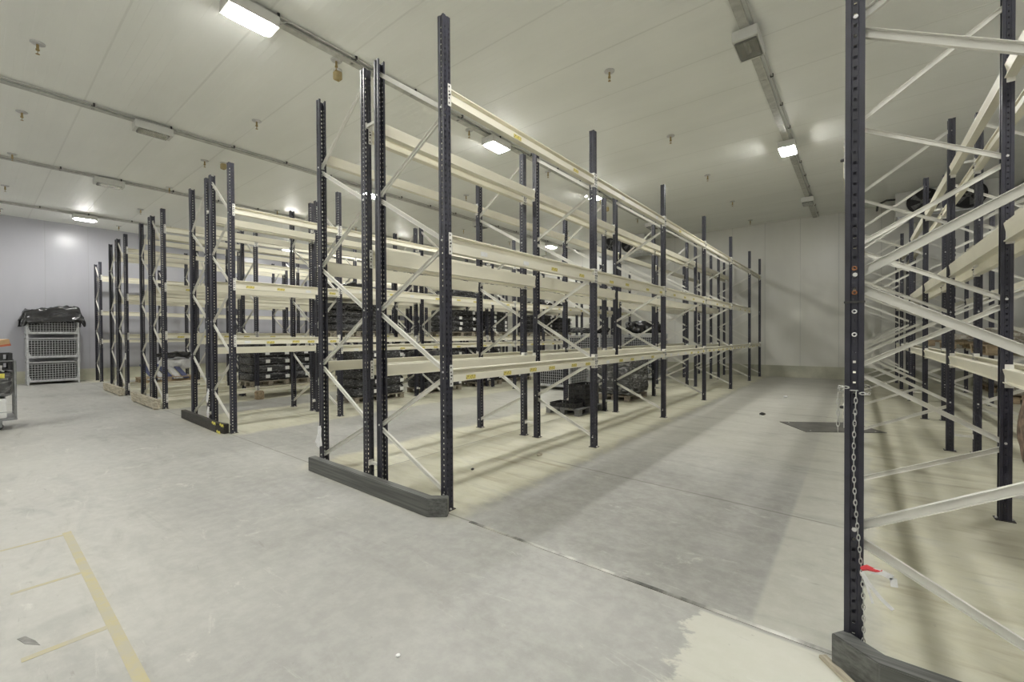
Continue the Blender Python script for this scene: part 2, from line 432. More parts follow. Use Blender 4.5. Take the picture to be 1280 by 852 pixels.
def labels_on(beam, L, hh, n, rnd):
    a = hh/2; st = a-hh*.47; z = (st-a)/2
    for i in range(n):
        w = rnd.random() < .25
        o = link('paper_label' if w else 'location_label', LAB_W if w else LAB_Y, beam, (.0478, L*(i+.45+.3*rnd.random())/n, z+rnd.uniform(-.006,.006)))

def rack(label, group, xo, xi, Ys, levels, H=H0, flip=(), skip=(), low_rail=False, lab=(0,0,0), gap=None, lines=('outer','inner'), over={}):
    """one run of racking: xo = line on its aisle side, xi = line on its inner side"""
    out = 1 if xo > xi else -1
    rnd = random.Random(label)
    root = thing('pallet_rack', label, 'rack', (xo, Ys[0], 0), 0, group)
    D = xi-xo
    for k, Y in enumerate(Ys):
        y = Y-Ys[0]
        for x, o_ in ((0, out), (D, -out)):
            u = link('upright', UP[H], root, (x, y, 0), 0 if o_ > 0 else PI)
            link('foot_plate', FOOT, u, (0, 0, 0))
        ei = math.copysign(.002, D)         # braces end inside the open back of each upright
        zo, zi = [.12, 1.25, 2.46, 3.67], [.64, 1.87, 3.08, min(4.42, H-.08)]
        seq = []
        if k in flip: zo, zi = [.64, 1.86, 3.08, 4.30], [.06, 1.25, 2.47, 3.69]
        for a in range(4):
            seq += ([(0, zo[a]), (1, zi[a])] if k not in flip else [(1, zi[a]), (0, zo[a])])
        for (s0, z0), (s1, z1) in zip(seq, seq[1:]):
            x0, x1 = (ei if s0 == 0 else D-ei), (ei if s1 == 0 else D-ei)
            link('brace', brace_mesh(x1-x0, z1-z0-.05), root, (x0, y, z0+.025))
        if gap:
            for zz in (.22, H-.62):
                link('row_spacer', spacer_mesh(abs(gap)-2*UD-.006), root, (D+(UD+.003 if gap > 0 else gap+UD+.003), y, zz))
    lv = list(enumerate(levels))
    if low_rail: lv.append((9, (.24, .12)))
    for li, (z, hh) in lv:
        for k in range(len(Ys)-1):
            if (li, k) in skip: continue
            y0 = Ys[k]-Ys[0]+UW+.003; L = Ys[k+1]-Ys[k]-2*UW-.006
            for x, o_, nm in ((0, out, 'outer'), (D, -out, 'inner')):
                if nm not in lines: continue
                bo = link('beam', beam_mesh(L, hh), root, (x, y0 if o_ > 0 else y0+L, over.get((li, k, nm), z)), 0 if o_ > 0 else PI)
                if abs(D) > 0:
                    link('beam_connector', CONN, bo, (0, -.003, 0))
                    c = link('beam_connector', CONN, bo, (0, L+.003, 0)); c.scale = (1, -1, 1)
                if nm == 'outer' and li < 3 and lab[li]: labels_on(bo, L, hh, lab[li], rnd)
    return root

YA = [2.75+2.86*i for i in range(6)]+[19.05]
YBB = [2.76, 4.69]+[4.69+2.86*i for i in range(1,6)]
YBB.append(19.03) if YBB[-1] < 18.2 else None
LA = [(1.24,.12), (2.46,.16), (3.82,.12)]
LB = [(1.37,.12), (2.58,.14), (3.75,.12)]
LBR = [(1.54,.12), (2.58,.14), (3.75,.12)]
LC = [(1.66,.12), (2.76,.14), (4.08,.12)]
LE = [(1.50,.11), (2.56,.12), (3.87,.12)]
RA0, RA1, RA2, RA3 = -2.98, -3.985, -4.243, -5.21
rack('empty right-hand pallet rack of the nearest double row, beside the right aisle', 'empty pallet racks', RA0, RA1, YA, LA, skip={(1,5)}, lab=(6,4,2), gap=RA2-RA1)
rack('left-hand pallet rack of the nearest double row, with black crates on its floor', 'empty pallet racks', RA3, RA2, YA, LA, lab=(3,3,0), skip={(1,5),(0,5)})
RB0, RB1, RB2, RB3 = -8.23, -9.12, -9.36, -10.26
rack('pallet rack on the right of the second double row, its end behind the black guard', 'pallet racks in the second double row', RB0, RB1, YBB, LB, lab=(5,4,0), gap=RB2-RB1, over={(0,0,'outer'):1.55, (1,0,'outer'):2.50, (1,0,'inner'):2.50})
rack('pallet rack on the left of the second double row, loaded with black wrapped stacks', 'pallet racks in the second double row', RB3, RB2, YBB, LBR, lab=(3,3,0))
RC0, RC1, RC2, RC3 = -12.32, -13.22, -13.42, -14.30
rack('right-hand pallet rack of the third double row, low floor rails holding black stacks', 'pallet racks in the third double row', RC0, RC1, YBB, LC, low_rail=True, lab=(4,3,0), gap=RC2-RC1)
rack('left-hand pallet rack of the third double row, behind its timber end kerb', 'pallet racks in the third double row', RC3, RC2, YBB, LC, low_rail=True, lab=(2,0,0))
RD0, RD1, RD2, RD3 = -16.1, -17.03, -17.24, -18.17
rack('right-hand pallet rack of the fourth double row, with leaning blue-grey boards', 'pallet racks in the fourth double row', RD0, RD1, YBB, LC, low_rail=True, lab=(2,0,0), gap=RD2-RD1)
rack('pallet rack on the left of the fourth double row, facing the left wall aisle', 'pallet racks in the fourth double row', RD3, RD2, YBB, LC)
rack('single pallet rack standing against the left wall, furthest left of all racks', None, -21.96, -22.84, [3.04, 4.97]+[4.97+2.86*i for i in range(1,5)]+[18.6], LE, H=4.44)
RR0, RR1, RR2, RR3 = -.015, .985, 1.245, 2.30
YR = [2.68+2.86*i for i in range(6)]+[19.03]
r_near = rack('pallet rack at the right edge, its tall near upright hung with a chain', 'pallet racks on the right', RR0, RR1, YR, LA, flip={0}, gap=RR2-RR1)
rack('pallet rack behind the right-edge rack, holding brown and film-wrapped pallets', 'pallet racks on the right', RR3, RR2, YR, LA)
# bolts and the splice on the near right upright
for zz, mt in ((1.80,'rust'), (1.915,'rust'), (1.71,'bolt'), (1.60,'bolt')):
    mb = MB(); mb.torus((0,0,0), .008, .003, Matrix.Rotation(PI/2,3,'X'), 10, 5)
    obj('bolt', mb, M[mt], r_near, (0, -UW-.001, zz))
mb = MB(); mb.prism([(-.040,-.047),(.040,-.047),(.040,-.0445),(-.040,-.0445)], 1.750, 1.760); obj('splice_edge', mb, M['foot'], r_near)

# ------------------------------------------------------------------ end guards on the floor
def ribbon(pts, w):                # centre polyline -> closed polygon of width w (miter)
    P = [Vector(p) for p in pts]; Lf, Rt = [], []
    for i, p in enumerate(P):
        d0 = (P[i]-P[i-1]).normalized() if i else None
        d1 = (P[i+1]-P[i]).normalized() if i < len(P)-1 else None
        n0 = Vector((-d0.y, d0.x)) if d0 else None; n1 = Vector((-d1.y, d1.x)) if d1 else None
        nn = ((n0 or n1)+(n1 or n0)); nn.normalize(); kk = 1/max(.3, nn.dot(n0 or n1))
        Lf.append(p+nn*w/2*kk); Rt.append(p-nn*w/2*kk)
    return [tuple(q) for q in Rt]+[tuple(q) for q in reversed(Lf)]
def guard(label, pts, w, hh, mat, name='floor_guard', cat='guard'):
    c = pts[len(pts)//2]
    root = thing(name, label, cat, (c[0], c[1], 0))
    loc = [(a-c[0], b-c[1]) for a, b in pts]
    mb = MB(); poly = ribbon(loc, w); bm = bmesh.new()
    vs0 = [bm.verts.new((a,b,0)) for a,b in poly]; f = bm.faces.new(vs0)
    r = bmesh.ops.extrude_face_region(bm, geom=[f])
    for v in r['geom']:
        if isinstance(v, bmesh.types.BMVert): v.co.z = hh
    bmesh.ops.recalc_face_normals(bm, faces=bm.faces)
    bmesh.ops.bevel(bm, geom=bm.edges[:], offset=.006, segments=2, affect='EDGES')
    mb.bm(bm); obj('guard_rail', mb, mat, root)
    return root, c
guard('scuffed dark steel floor guard with a bent end, in front of the nearest double row', [(-5.16,2.565),(-3.0,2.555),(-2.87,2.66)], .09, .165, M['guard'])
gB, cB = guard('black floor guard with torn yellow tape, at the end of the second double row', [(-10.6,2.665),(-8.5,2.615),(-8.24,2.66)], .08, .165, M['blackguard'])
for a, b_, zz in ((-8.62,2.575,.155), (-8.42,2.58,.03), (-8.33,2.60,.15)):
    mb = MB()
    for i in range(5):
        mb.bar((a-cB[0]+i*.035, b_-cB[1]-.012, zz+.02*math.sin(i*2.1)), (a-cB[0]+(i+1)*.035, b_-cB[1]-.012+.006*math.cos(i), zz+.02*math.sin(i*2.1+2.1)), .03, .004)
    obj('yellow_tape', mb, M['yellow'], gB)
def timber_guard(label, X0, X1, Y, hh):
    root = thing('timber_kerb', label, 'guard', ((X0+X1)/2, Y, 0))
    L = X1-X0
    mb = MB(); mb.box(-L/2, -.05, .03, L/2-.12, -.005, hh); obj('front_board', mb, M['timber'], root)
    mb = MB(); mb.box(-L/2, 0, .03, L/2, .045, hh-.01); obj('rear_board', mb, M['timber'], root)
    mb = MB(); mb.prism([(L/2-.118,-.05),(L/2+.02,-.02),(L/2+.02,.045),(L/2-.118,-.005)], .03, hh); obj('end_board', mb, M['timber'], root)
    for q in (-.42, 0, .42):
        mb = MB(); mb.box(q*L-.06, -.045, 0, q*L+.06, .04, .03); obj('foot_block', mb, M['timber'], root)
timber_guard('weathered timber kerb boards at the end of the third double row', -14.5, -12.2, 2.60, .235)
timber_guard('weathered timber kerb boards at the end of the fourth double row', -18.35, -15.95, 2.62, .235)
guard('scuffed dark steel floor guard with a bent end, under the chained upright at bottom right', [(-.075,2.625),(.085,2.515),(2.4,2.515)], .09, .158, M['guard'])

# ------------------------------------------------------------------ ceiling services
def flood(label, x, y, lit):
    root = thing('flood_lamp', label, 'lamp', (x, y, HC), 0, 'ceiling floodlights')
    W, L, z0, z1 = .16, .30, -.205, -.064
    mb = MB()
    bm = bmesh.new()
    top = [(-W,-L),(W,-L),(W,L),(-W,L)]; bot = [(-W*.94,-L),(W*.94,-L),(W*.94,L),(-W*.94,L)]
    t = .012
    mb.box(-W,-L,z1-.05,W,L,z1)
    mb.box(-W,-L,z0,-W+t,L,z1-.05); mb.box(W-t,-L,z0,W,L,z1-.05)
    mb.box(-W+t,-L,z0,W-t,-L+.05,z1-.05); mb.box(-W+t,L-.05,z0,W-t,L,z1-.05)
    obj('housing', mb, M['housing'], root)
    mb = MB()
    for sx in (-1, 1): mb.bar((sx*.13,0,z0+.02),(sx*.06,0,z1-.056), .006, 2*L-.12)
    mb.tube([(0,-.12,z1-.085),(0,.12,z1-.085)], .022, 8); obj('reflector', mb, M['mirror'], root)
    mb = MB(); mb.box(-W+t+.004, -L+.054, z0-.022, W-t-.004, L-.054, z0+.009, 0, .012); obj('lamp_glass', mb, M['lit'] if lit else M['glass'], root)
    mb = MB()
    for sy in (-.2, .2): mb.box(-.09, sy-.012, z1, .09, sy+.012, z1+.004)
    obj('hanger', mb, M['galv'], root)
    mb = MB(); mb.tube([(.05, L+.02, z1+.02),(.07, L+.05, z1-.03),(.11, L+.09, z1+.0),(.12, L+.16, -.04)], .01, 6); obj('lamp_cable', mb, M['conduit'], root)
    return root
TRX = {'right': -1.25, 'near': -6.2, 'second': -11.15, 'third': -15.85, 'far': -21.05, 'outer': 3.7}
TRL = {'right': 'metal cable tray along the ceiling above the right aisle', 'near': 'metal cable tray along the ceiling above the aisle left of the nearest double row',
       'second': 'metal cable tray along the ceiling above the second aisle from the nearest row', 'third': 'metal cable tray along the ceiling above the third double row aisle',
       'far': 'metal cable tray along the ceiling nearest the left wall', 'outer': 'metal cable tray along the ceiling right of the chained rack'}
for kx, x in TRX.items():
    root = thing('cable_tray', TRL[kx], 'cable tray', (x, (YF+YB)/2, HC), 0)
    Lh = (YB-YF)/2-.03
    mb = MB(); bm = sheet([(-.06,-.035),(-.06,-.062),(.06,-.062),(.06,-.035)], 2*Lh, .002, 'y'); mb.bm(bm, 0, Matrix.Translation((0,-Lh,0)))
    obj('tray_channel', mb, M['tray'], root)
    mb = MB(); mb.tube([(.115,-Lh,-.03),(.115,Lh,-.03)], .014, 8); obj('conduit', mb, M['conduit'], root)
    mb = MB()
    k = 0; y = -Lh+.4
    while y < Lh:
        mb.box(.092, y-.014, -.05, .138, y+.014, 0); mb.box(-.03, y-.02, -.062, .03, y+.02, 0); y += 1.15
    obj('tray_clips', mb, M['foot'], root)['kind'] = 'stuff'
LAMPS = [('near', 2.33, 1, 'lit white floodlight at the top edge of the photo, left of centre'), ('near', 7.25, 1, 'lit floodlight above the nearest double row, second along its tray'),
         ('near', 11.7, 1, 'lit floodlight seen beside the second right-hand upright of the nearest row'), ('near', 16.4, 0, 'unlit floodlight far along the tray left of the nearest row'),
         ('right', 7.08, 0, 'unlit white floodlight on the right aisle tray, nearest to the camera'), ('right', 11.55, 1, 'lit floodlight on the right aisle tray'),
         ('right', 16.55, 0, 'small unlit floodlight on the right aisle tray near the back wall'),
         ('second', 2.36, 0, 'unlit white floodlight on the upper left tray'), ('second', 7.4, 1, 'lit floodlight seen between the two inner end uprights of the nearest row'), ('second', 12.1, 0, 'unlit floodlight midway along the second aisle tray'),
         ('second', 16.9, 1, 'distant lit floodlight seen through the nearest rack beside its second frame'),
         ('third', 2.4, 0, 'unlit dim floodlight on the third tray at the left'), ('third', 7.2, 1, 'lit floodlight hidden behind the third double row'), ('third', 12.0, 1, 'lit floodlight far behind the third double row'),
         ('far', 2.55, 1, 'lit floodlight on the tray nearest the left wall'), ('far', 9.5, 1, 'lit floodlight further along the tray nearest the left wall'),
         ('right', -2.3, 1, 'lit floodlight outside the photo behind the camera on the right aisle tray'), ('near', -2.3, 1, 'lit floodlight outside the photo behind the camera, near aisle tray'),
         ('second', -2.3, 1, 'lit floodlight outside the photo behind the camera, second aisle tray'), ('third', -2.3, 1, 'lit floodlight outside the photo behind the camera, third tray'),
         ('far', -2.6, 1, 'lit floodlight outside the photo behind the camera by the left wall'),
         ('right', 2.4, 1, 'unseen floodlight, added lit above the mouth of the right aisle'),  # position assumed from lamp spacing; added lit to brighten the foreground
         ('outer', -2.3, 1, 'unseen floodlight, added lit behind and right of the camera'), ('outer', 2.4, 1, 'lit floodlight outside the photo to the right of the camera'), ('outer', 9.4, 1, 'lit floodlight hidden above the right racks'), ('outer', 16.4, 0, 'unlit floodlight hidden above the far end of the right racks')]  # outer lamp behind the camera added to brighten the right rack braces
for kx, y, lit, lb in LAMPS: flood(lb, TRX[kx], y, lit)

spk = None
COLS = [(-3.2,'over the nearest rack'), (-6.40,'beside the near cable tray'), (-9.42,'over the second double row'), (-12.5,'over the third double row'), (-15.5,'over the fourth aisle'), (-18.87,'left of the fourth double row'), (-22.3,'nearest the left wall')]
ORD = ['first','second','third','fourth','fifth','sixth','seventh']
for ci, (x, nm) in enumerate(COLS):
    for i in range(7):
        y = .67+2.965*i
        if ci == 1 and i == 0: continue
        if ci == 0 and i < 2: continue
        lb = f'{ORD[i-(2 if ci==0 else 1 if ci==1 else 0)]} sprinkler head from the near end, ceiling line {nm}'
        if spk is None:
            spk = thing('sprinkler', lb, 'sprinkler', (x, y, HC), 0, 'ceiling sprinkler heads')
            mb = MB(); mb.lathe([(.085,0),(.082,-.012),(.06,-.02),(.02,-.022)], n=16); obj('ceiling_plate', mb, M['chrome'], spk, smooth=True)
            mb = MB(); mb.lathe([(.016,-.022),(.016,-.085),(.022,-.09),(.022,-.11),(.010,-.115)], n=10)
            mb.bar((.018,0,-.11),(.004,0,-.155),.006,.006); mb.bar((-.018,0,-.11),(-.004,0,-.155),.006,.006)
            mb.lathe([(.006,-.15),(.024,-.16),(.024,-.163),(.004,-.165)], n=10); obj('sprinkler_head', mb, M['brass'], spk)
        else: dup(spk, (x, y, HC), 0, lb)
det = None
for x, y, lb in ((-6.62, 3.78, 'tan detector box hanging near the sprinkler left of the nearest rack'), (-12.3, 3.97, 'tan detector box on the ceiling above the second double row end'), (-6.6, 13.4, 'small tan detector box far along the ceiling above the nearest rack')):
    if det is None:
        det = thing('smoke_detector', lb, 'detector', (x, y, HC), 0, 'tan ceiling detectors')
        mb = MB(); mb.lathe([(.07,0),(.07,-.02),(.05,-.03)], n=16); obj('mounting_ring', mb, M['housing'], det)
        mb = MB(); mb.box(-.055,-.055,-.16,.055,.055,-.03,0,.012); mb.lathe([(.02,-.16),(.015,-.175)], n=10, mi=1); obj('detector_body', mb, [M['tan'], M['brass']], det)
    else: dup(det, (x, y, HC), 0, lb)

ev = thing('evaporator', 'white ceiling evaporator with two round fans, behind the right racks', 'cooling unit', (1.98, 17.8, 5.2), 0, 'ceiling evaporators')
mb = MB(); mb.box(-1.06, .02, .02, 1.06, 1.0, .70); mb.box(-1.1, 0, .0, 1.1, .03, .72)
for sx in (-.9, .9):
    for yy in (.2, .85): mb.box(sx-.02, yy-.02, .70, sx+.02, yy+.02, .742)
obj('casing', mb, M['evap'], ev)
mb = MB(); mb.box(-1.05, .05, -.05, 1.05, 1.02, .0); obj('drip_tray', mb, M['galv'], ev)
for sx in (-.48, .46):
    mb = MB(); mb.lathe([(.375,0),(.375,-.06),(.355,-.06),(.355,.0)], n=28, axis='y')
    mb.lathe([(.355,-.004),(.02,-.003)], n=28, axis='y')
    f = obj('fan', mb, M['fanblack'], ev, (sx, 0, .36))
    mb = MB()
    for r in (.1, .18, .26, .33): mb.torus((0,-.065,0), r, .003, Matrix.Rotation(PI/2,3,'X'), 24, 4)
    for k in range(4): a = k*PI/4; mb.tube([(-.36*math.cos(a),-.062,-.36*math.sin(a)),(.36*math.cos(a),-.062,.36*math.sin(a))], .003, 4)
    obj('fan_guard', mb, M['blackplastic'], f)
    mb = MB()
    for k in range(5):
        a = k*2*PI/5; mb.add([(.05*math.cos(a),-.03,.05*math.sin(a)),(.3*math.cos(a-.25),-.045,.3*math.sin(a-.25)),(.31*math.cos(a+.25),-.015,.31*math.sin(a+.25)),(.05*math.cos(a+.5),-.02,.05*math.sin(a+.5))], [(0,1,2,3)])
    mb.lathe([(.06,-.05),(.06,-.006)], n=12, axis='y'); obj('fan_blades', mb, M['greyplastic'], f)
mb = MB(); mb.tube([(-1.06,.3,.6),(-1.3,.3,.62),(-1.5,.6,.6),(-1.5,1.5,.6)], .03, 8); obj('coolant_pipe', mb, M['blackplastic'], ev)
dup(ev, (-8.15, 17.8, 5.2), 0, 'white ceiling evaporator with two round fans, seen through the nearest rack')

# ------------------------------------------------------------------ pallets and loads
def pallet_parts(root, L, W, mat):
    """L along y, W along x; height .144"""
    t = .022
    for i in range(7):
        w = .1; x = -W/2+w/2+(W-w)*i/6
        mb = MB(); mb.box(x-w/2, -L/2, .122, x+w/2, L/2, .144); obj('deck_board', mb, mat, root)
    for yy in (-L/2+.07, 0, L/2-.07):
        mb = MB(); mb.box(-W/2, yy-.05, .1, W/2, yy+.05, .122); obj('cross_board', mb, mat, root)
        for xx in (-W/2+.06, 0, W/2-.06):
            mb = MB(); mb.box(xx-.055, yy-.06, .022, xx+.055, yy+.06, .1); obj('block', mb, mat, root)
    for xx in (-W/2+.06, 0, W/2-.06):
        mb = MB(); mb.box(xx-.05, -L/2, 0, xx+.05, L/2, .022); obj('bottom_board', mb, mat, root)
_pal = {}
def pallet(label, x, y, z, L=1.2, W=.8, mat='greywood', group='pallets under loads', rz=0):
    k = (L, W, mat)
    if k not in _pal:
        p = thing('pallet', label, 'pallet', (x, y, z), rz, group); pallet_parts(p, L, W, M[mat]); _pal[k] = p; return p
    return dup(_pal[k], (x, y, z), rz, label, group)

def lumpy(L, W, Hh, amp, seed, sub=(10,14,3), sc=3.0, round_=.04):
    bm = bmesh.new(); nx, ny, nz = sub
    bmesh.ops.create_cube(bm, size=1)
    bmesh.ops.subdivide_edges(bm, edges=[e for e in bm.edges if abs((e.verts[0].co-e.verts[1].co).x) > .5], cuts=nx, use_grid_fill=True)
    bmesh.ops.subdivide_edges(bm, edges=[e for e in bm.edges if abs((e.verts[0].co-e.verts[1].co).y) > .5], cuts=ny, use_grid_fill=True)
    bmesh.ops.subdivide_edges(bm, edges=[e for e in bm.edges if abs((e.verts[0].co-e.verts[1].co).z) > .5], cuts=nz, use_grid_fill=True)
    for v in bm.verts:
        p = Vector((v.co.x*W, v.co.y*L, v.co.z*Hh))
        n = noise.noise_vector(p*sc+Vector((seed*7.3, seed*1.7, seed*3.1)))
        q = Vector((abs(v.co.x)*2, abs(v.co.y)*2, abs(v.co.z)*2))
        k = 1-round_*(q.x*q.y*q.z)**4-round_*.6*max(q.x*q.y, q.y*q.z, q.x*q.z)**6
        p = Vector((p.x*k, p.y*k, p.z*k))
        v.co = p+Vector((n.x*amp, n.y*amp, n.z*amp*.6))
    return bm
_bale = {}
def bale(L, W, Hh, var, amp=.018, mat='film'):
    k = (L, W, Hh, var, amp, mat)
    if k not in _bale:
        mb = MB(); mb.bm(lumpy(L, W, Hh, amp, var+1, sc=4)); _bale[k] = mb.mesh('bale', M[mat], True)
    return _bale[k]
mb = MB(); mb.box(0, -.055, -.045, .002, .055, .045); BL = mb.mesh('white_label', M['white'])
def bale_stack(label, x, y, z, L, W, Hh, n, group, labels=True, mat='film'):
    """film-wrapped stack of flat black bales with white labels on its aisle face"""
    root = thing('wrapped_stack', label, 'stack', (x, y, z), 0, group)
    hh = Hh/n; rnd = random.Random(label)
    for i in range(n):
        b_ = link('bale', bale(L, W, round(hh*.98,3), rnd.randrange(3), mat=mat), root, (rnd.uniform(-.012,.012), rnd.uniform(-.015,.015), hh*(i+.5)))
        if labels:
            for q in (-.08, .44):
                if rnd.random() < .85: link('white_label', BL, b_, (W/2+.012, q*L+rnd.uniform(-.03,.03), rnd.uniform(-.02,.02)))
    return root
gB_ = 'black wrapped stacks in the second double row'
def loaded(label, plabel, x, y, z, L, W, Hh, n, grp, pm='greywood', **kw):
    pallet(plabel, x, y, z, round(L,2), round(W,2), pm, 'pallets under the black stacks'); bale_stack(label, x, y, z+.146, L, W, Hh, n, grp, **kw)
XB = -9.82
loaded('large black wrapped stack with white labels on the floor, left end of second row bay', 'grey pallet under the large black floor stack in second row', XB, 6.45, 0, 1.45, .84, 1.12, 5, gB_)
loaded('black wrapped stack on the floor just right of the largest floor stack in second row', 'grey pallet under the floor stack right of the largest in second row', XB, 8.6, 0, 1.4, .84, 1.05, 5, gB_)
loaded('dark wrapped stack on the low beams above the large floor stack in second row', 'pallet on the low beams above the large floor stack', XB, 5.85, 1.603, 1.3, .84, .66, 4, gB_, labels=False)
loaded('black stack with a column of white labels on low beams, left of the open bay', 'pallet on low beams under the label-column stack', XB, 9.35, 1.603, 1.1, .84, .66, 4, gB_)
loaded('black stack with white labels on low beams, right of the label-column stack', 'pallet on low beams right of the label-column stack', XB, 10.95, 1.603, 1.1, .84, .68, 5, gB_)
loaded('far black stack with labels on low beams, seen past the second frame of nearest rack', 'pallet under the far labelled stack on low beams', XB, 13.75, 1.603, 1.1, .84, .66, 4, gB_)
loaded('furthest black stack on the low beams of the second row', 'pallet under the furthest stack on low beams', XB, 15.2, 1.603, 1.1, .84, .6, 4, gB_)
loaded('low black stack on the floor midway along the second row', 'grey pallet under the low floor stack midway along the second row', XB, 10.6, 0, 1.2, .84, .62, 3, gB_)
loaded('black floor stack beyond the midway low stack in the second row', 'grey pallet under the floor stack beyond midway in second row', XB, 12.3, 0, 1.2, .84, .8, 4, gB_)
def bag(label, x, y, z, L, W, Hh, seed, mat='bag', group='black bags'):
    mb = MB(); mb.bm(lumpy(L, W, Hh, .10, seed, (22,28,9), 5.5, .14), 0, Matrix.Translation((0,0,Hh/2+.03)))
    o = obj('plastic_bag', mb, M[mat], None, (x, y, z), 0, True); return tag(o, label, 'bag', group)
bag('crumpled black bags on the middle beams above the dark low-beam stack', XB, 5.85, 2.652, 1.15, .8, .2, 3)
bag('grey film-wrapped bundle on the middle beams above the label-column stack', XB, 9.5, 2.652, 1.2, .8, .33, 5, 'film')
bag('black bags on the middle beams far along the second row', XB, 14.2, 2.652, 1.9, .8, .22, 8)
gC = 'black wrapped stacks in the third double row'
for i, (y, L, lb, pl) in enumerate(((4.98, .98, 'black wrapped stack with white labels on the floor rails of the third row, left one', 'pallet on the floor rails under the left stack of third row'),
                  (6.02, .92, 'black wrapped stack with white labels on third row floor rails, right of first', 'pallet on the floor rails under the second stack of third row'),
                  (8.9, 1.0, 'black wrapped stack on third row floor rails, seen under the middle beams', 'pallet on the floor rails under the third stack of third row'),
                  (10.2, 1.0, 'black wrapped stack on third row floor rails, next to the far post', 'pallet on the floor rails under the fourth stack of third row'))):
    loaded(lb, pl, -12.8, y+.08, .304, L, .84, 1.06, 5, gC)
for i, (y, L, z, Hh) in enumerate(((12.6, 1.2, 0.304, .8), (14.0, 1.2, .304, .9), (13.0, 1.2, 1.722, .6))):
    loaded(['low', 'taller', 'raised'][i]+' black stack near the far end of the third row', 'pallet under the '+['low', 'taller', 'raised'][i]+' far stack of third row', -12.8, y, z, L, .84, Hh, 4, gC)
# blue-grey boards on the fourth row's floor rails
bd = None
for i in range(5):
    lb = ['leftmost', 'second', 'middle', 'fourth', 'rightmost'][i]+' of the leaning blue-grey and pale boards on the fourth row floor rails'
    mb = MB(); mb.box(-.4, -.07, -.02, .4, .07, .02, 0, .006)
    o = obj('board', mb, M['paleboard'] if i % 2 else M['bluegrey'], None, (-16.45, 3.30+i*.19, .60), 0)
    o.rotation_euler = (0, .55, .25); tag(o, lb, 'board', 'leaning boards')
bag('white crumpled film bundle behind the leaning boards', -16.75, 4.05, .61, .9, .3, .3, 11, 'whitefilm', 'bundles behind the boards')
pallet('wooden pallet under the leaning blue-grey boards', -16.5, 3.72, .304, 1.3, .8, 'wood')
bag('dark bag on top of white film bundle in the fourth row', -16.7, 4.05, .98, 1.0, .35, .15, 12, 'bag', 'bundles behind the boards')

# near pallet with black crates in the nearest row
XP = -4.72
pallet('dark grey plastic pallet carrying black crates, on the floor of the nearest row', XP, 8.02, 0, 1.0, .8, 'greyplastic', None)
def crate(label, x, y, z, L=.6, W=.4, Hh=.088, rz=0, group='stacked black crates'):
    root = thing('crate', label, 'crate', (x, y, z), rz, group)
    t = .018
    mb = MB(); mb.box(-W/2, -L/2, 0, W/2, L/2, .012); obj('crate_base', mb, M['blackplastic'], root)
    for sx in (-1, 1):
        mb = MB(); a, b_ = sorted((sx*W/2, sx*(W/2-t)))
        mb.box(a, -L/2, .012, b_, L/2, .032); mb.box(a, -L/2, Hh-.022, b_, L/2, Hh)
        for k in range(8): yy = -L/2+.03+(L-.06)*k/7; mb.box(a, yy-.027, .032, b_, yy+.027, Hh-.022)
        obj('crate_side', mb, M['blackplastic'], root)
    for sy in (-1, 1):
        mb = MB(); a, b_ = sorted((sy*L/2, sy*(L/2-t)))
        mb.box(-W/2+t, a, .012, W/2-t, b_, .032); mb.box(-W/2+t, a, Hh-.022, W/2-t, b_, Hh)
        for k in range(5): xx = -W/2+.05+(W-.1)*k/4; mb.box(xx-.027, a, .032, xx+.027, b_, Hh-.022)
        obj('crate_end', mb, M['blackplastic'], root)
    return root
cr = None
for i in range(5):
    lb = ['bottom','second from bottom','middle','second from top','top'][i]+' slotted black crate in the stack on the grey plastic pallet'
    z = .146+i*.089
    cr = crate(lb, XP+.14, 8.18, z) if cr is None else dup(cr, (XP+.14+random.uniform(-.004,.004), 8.18, z), 0, lb)
dup(cr, (XP-.0, 7.73, .146), PI/2, 'single flat black crate left of the crate stack on the plastic pallet')
# stretch-wrapped pallet behind it
pallet('wooden pallet under the grey film-wrapped load in the nearest row', XP, 10.48, 0, 1.2, .8, 'greywood')
wl = thing('wrapped_load', 'dark load in crumpled grey stretch film on a pallet, in the nearest row', 'wrapped load', (XP, 10.48, .146))
mb = MB(); mb.bm(lumpy(1.24, .82, .96, .04, 21, (18,24,22), 6.5, .012), 0, Matrix.Translation((0,0,.5))); obj('film_wrap', mb, M['greyfilm'], wl, smooth=True)
mb = MB(); mb.bm(lumpy(1.24, .84, .08, .02, 5, (10,14,2), 6, .02), 0, Matrix.Translation((0,0,.12))); obj('film_skirt', mb, M['film'], wl, smooth=True)

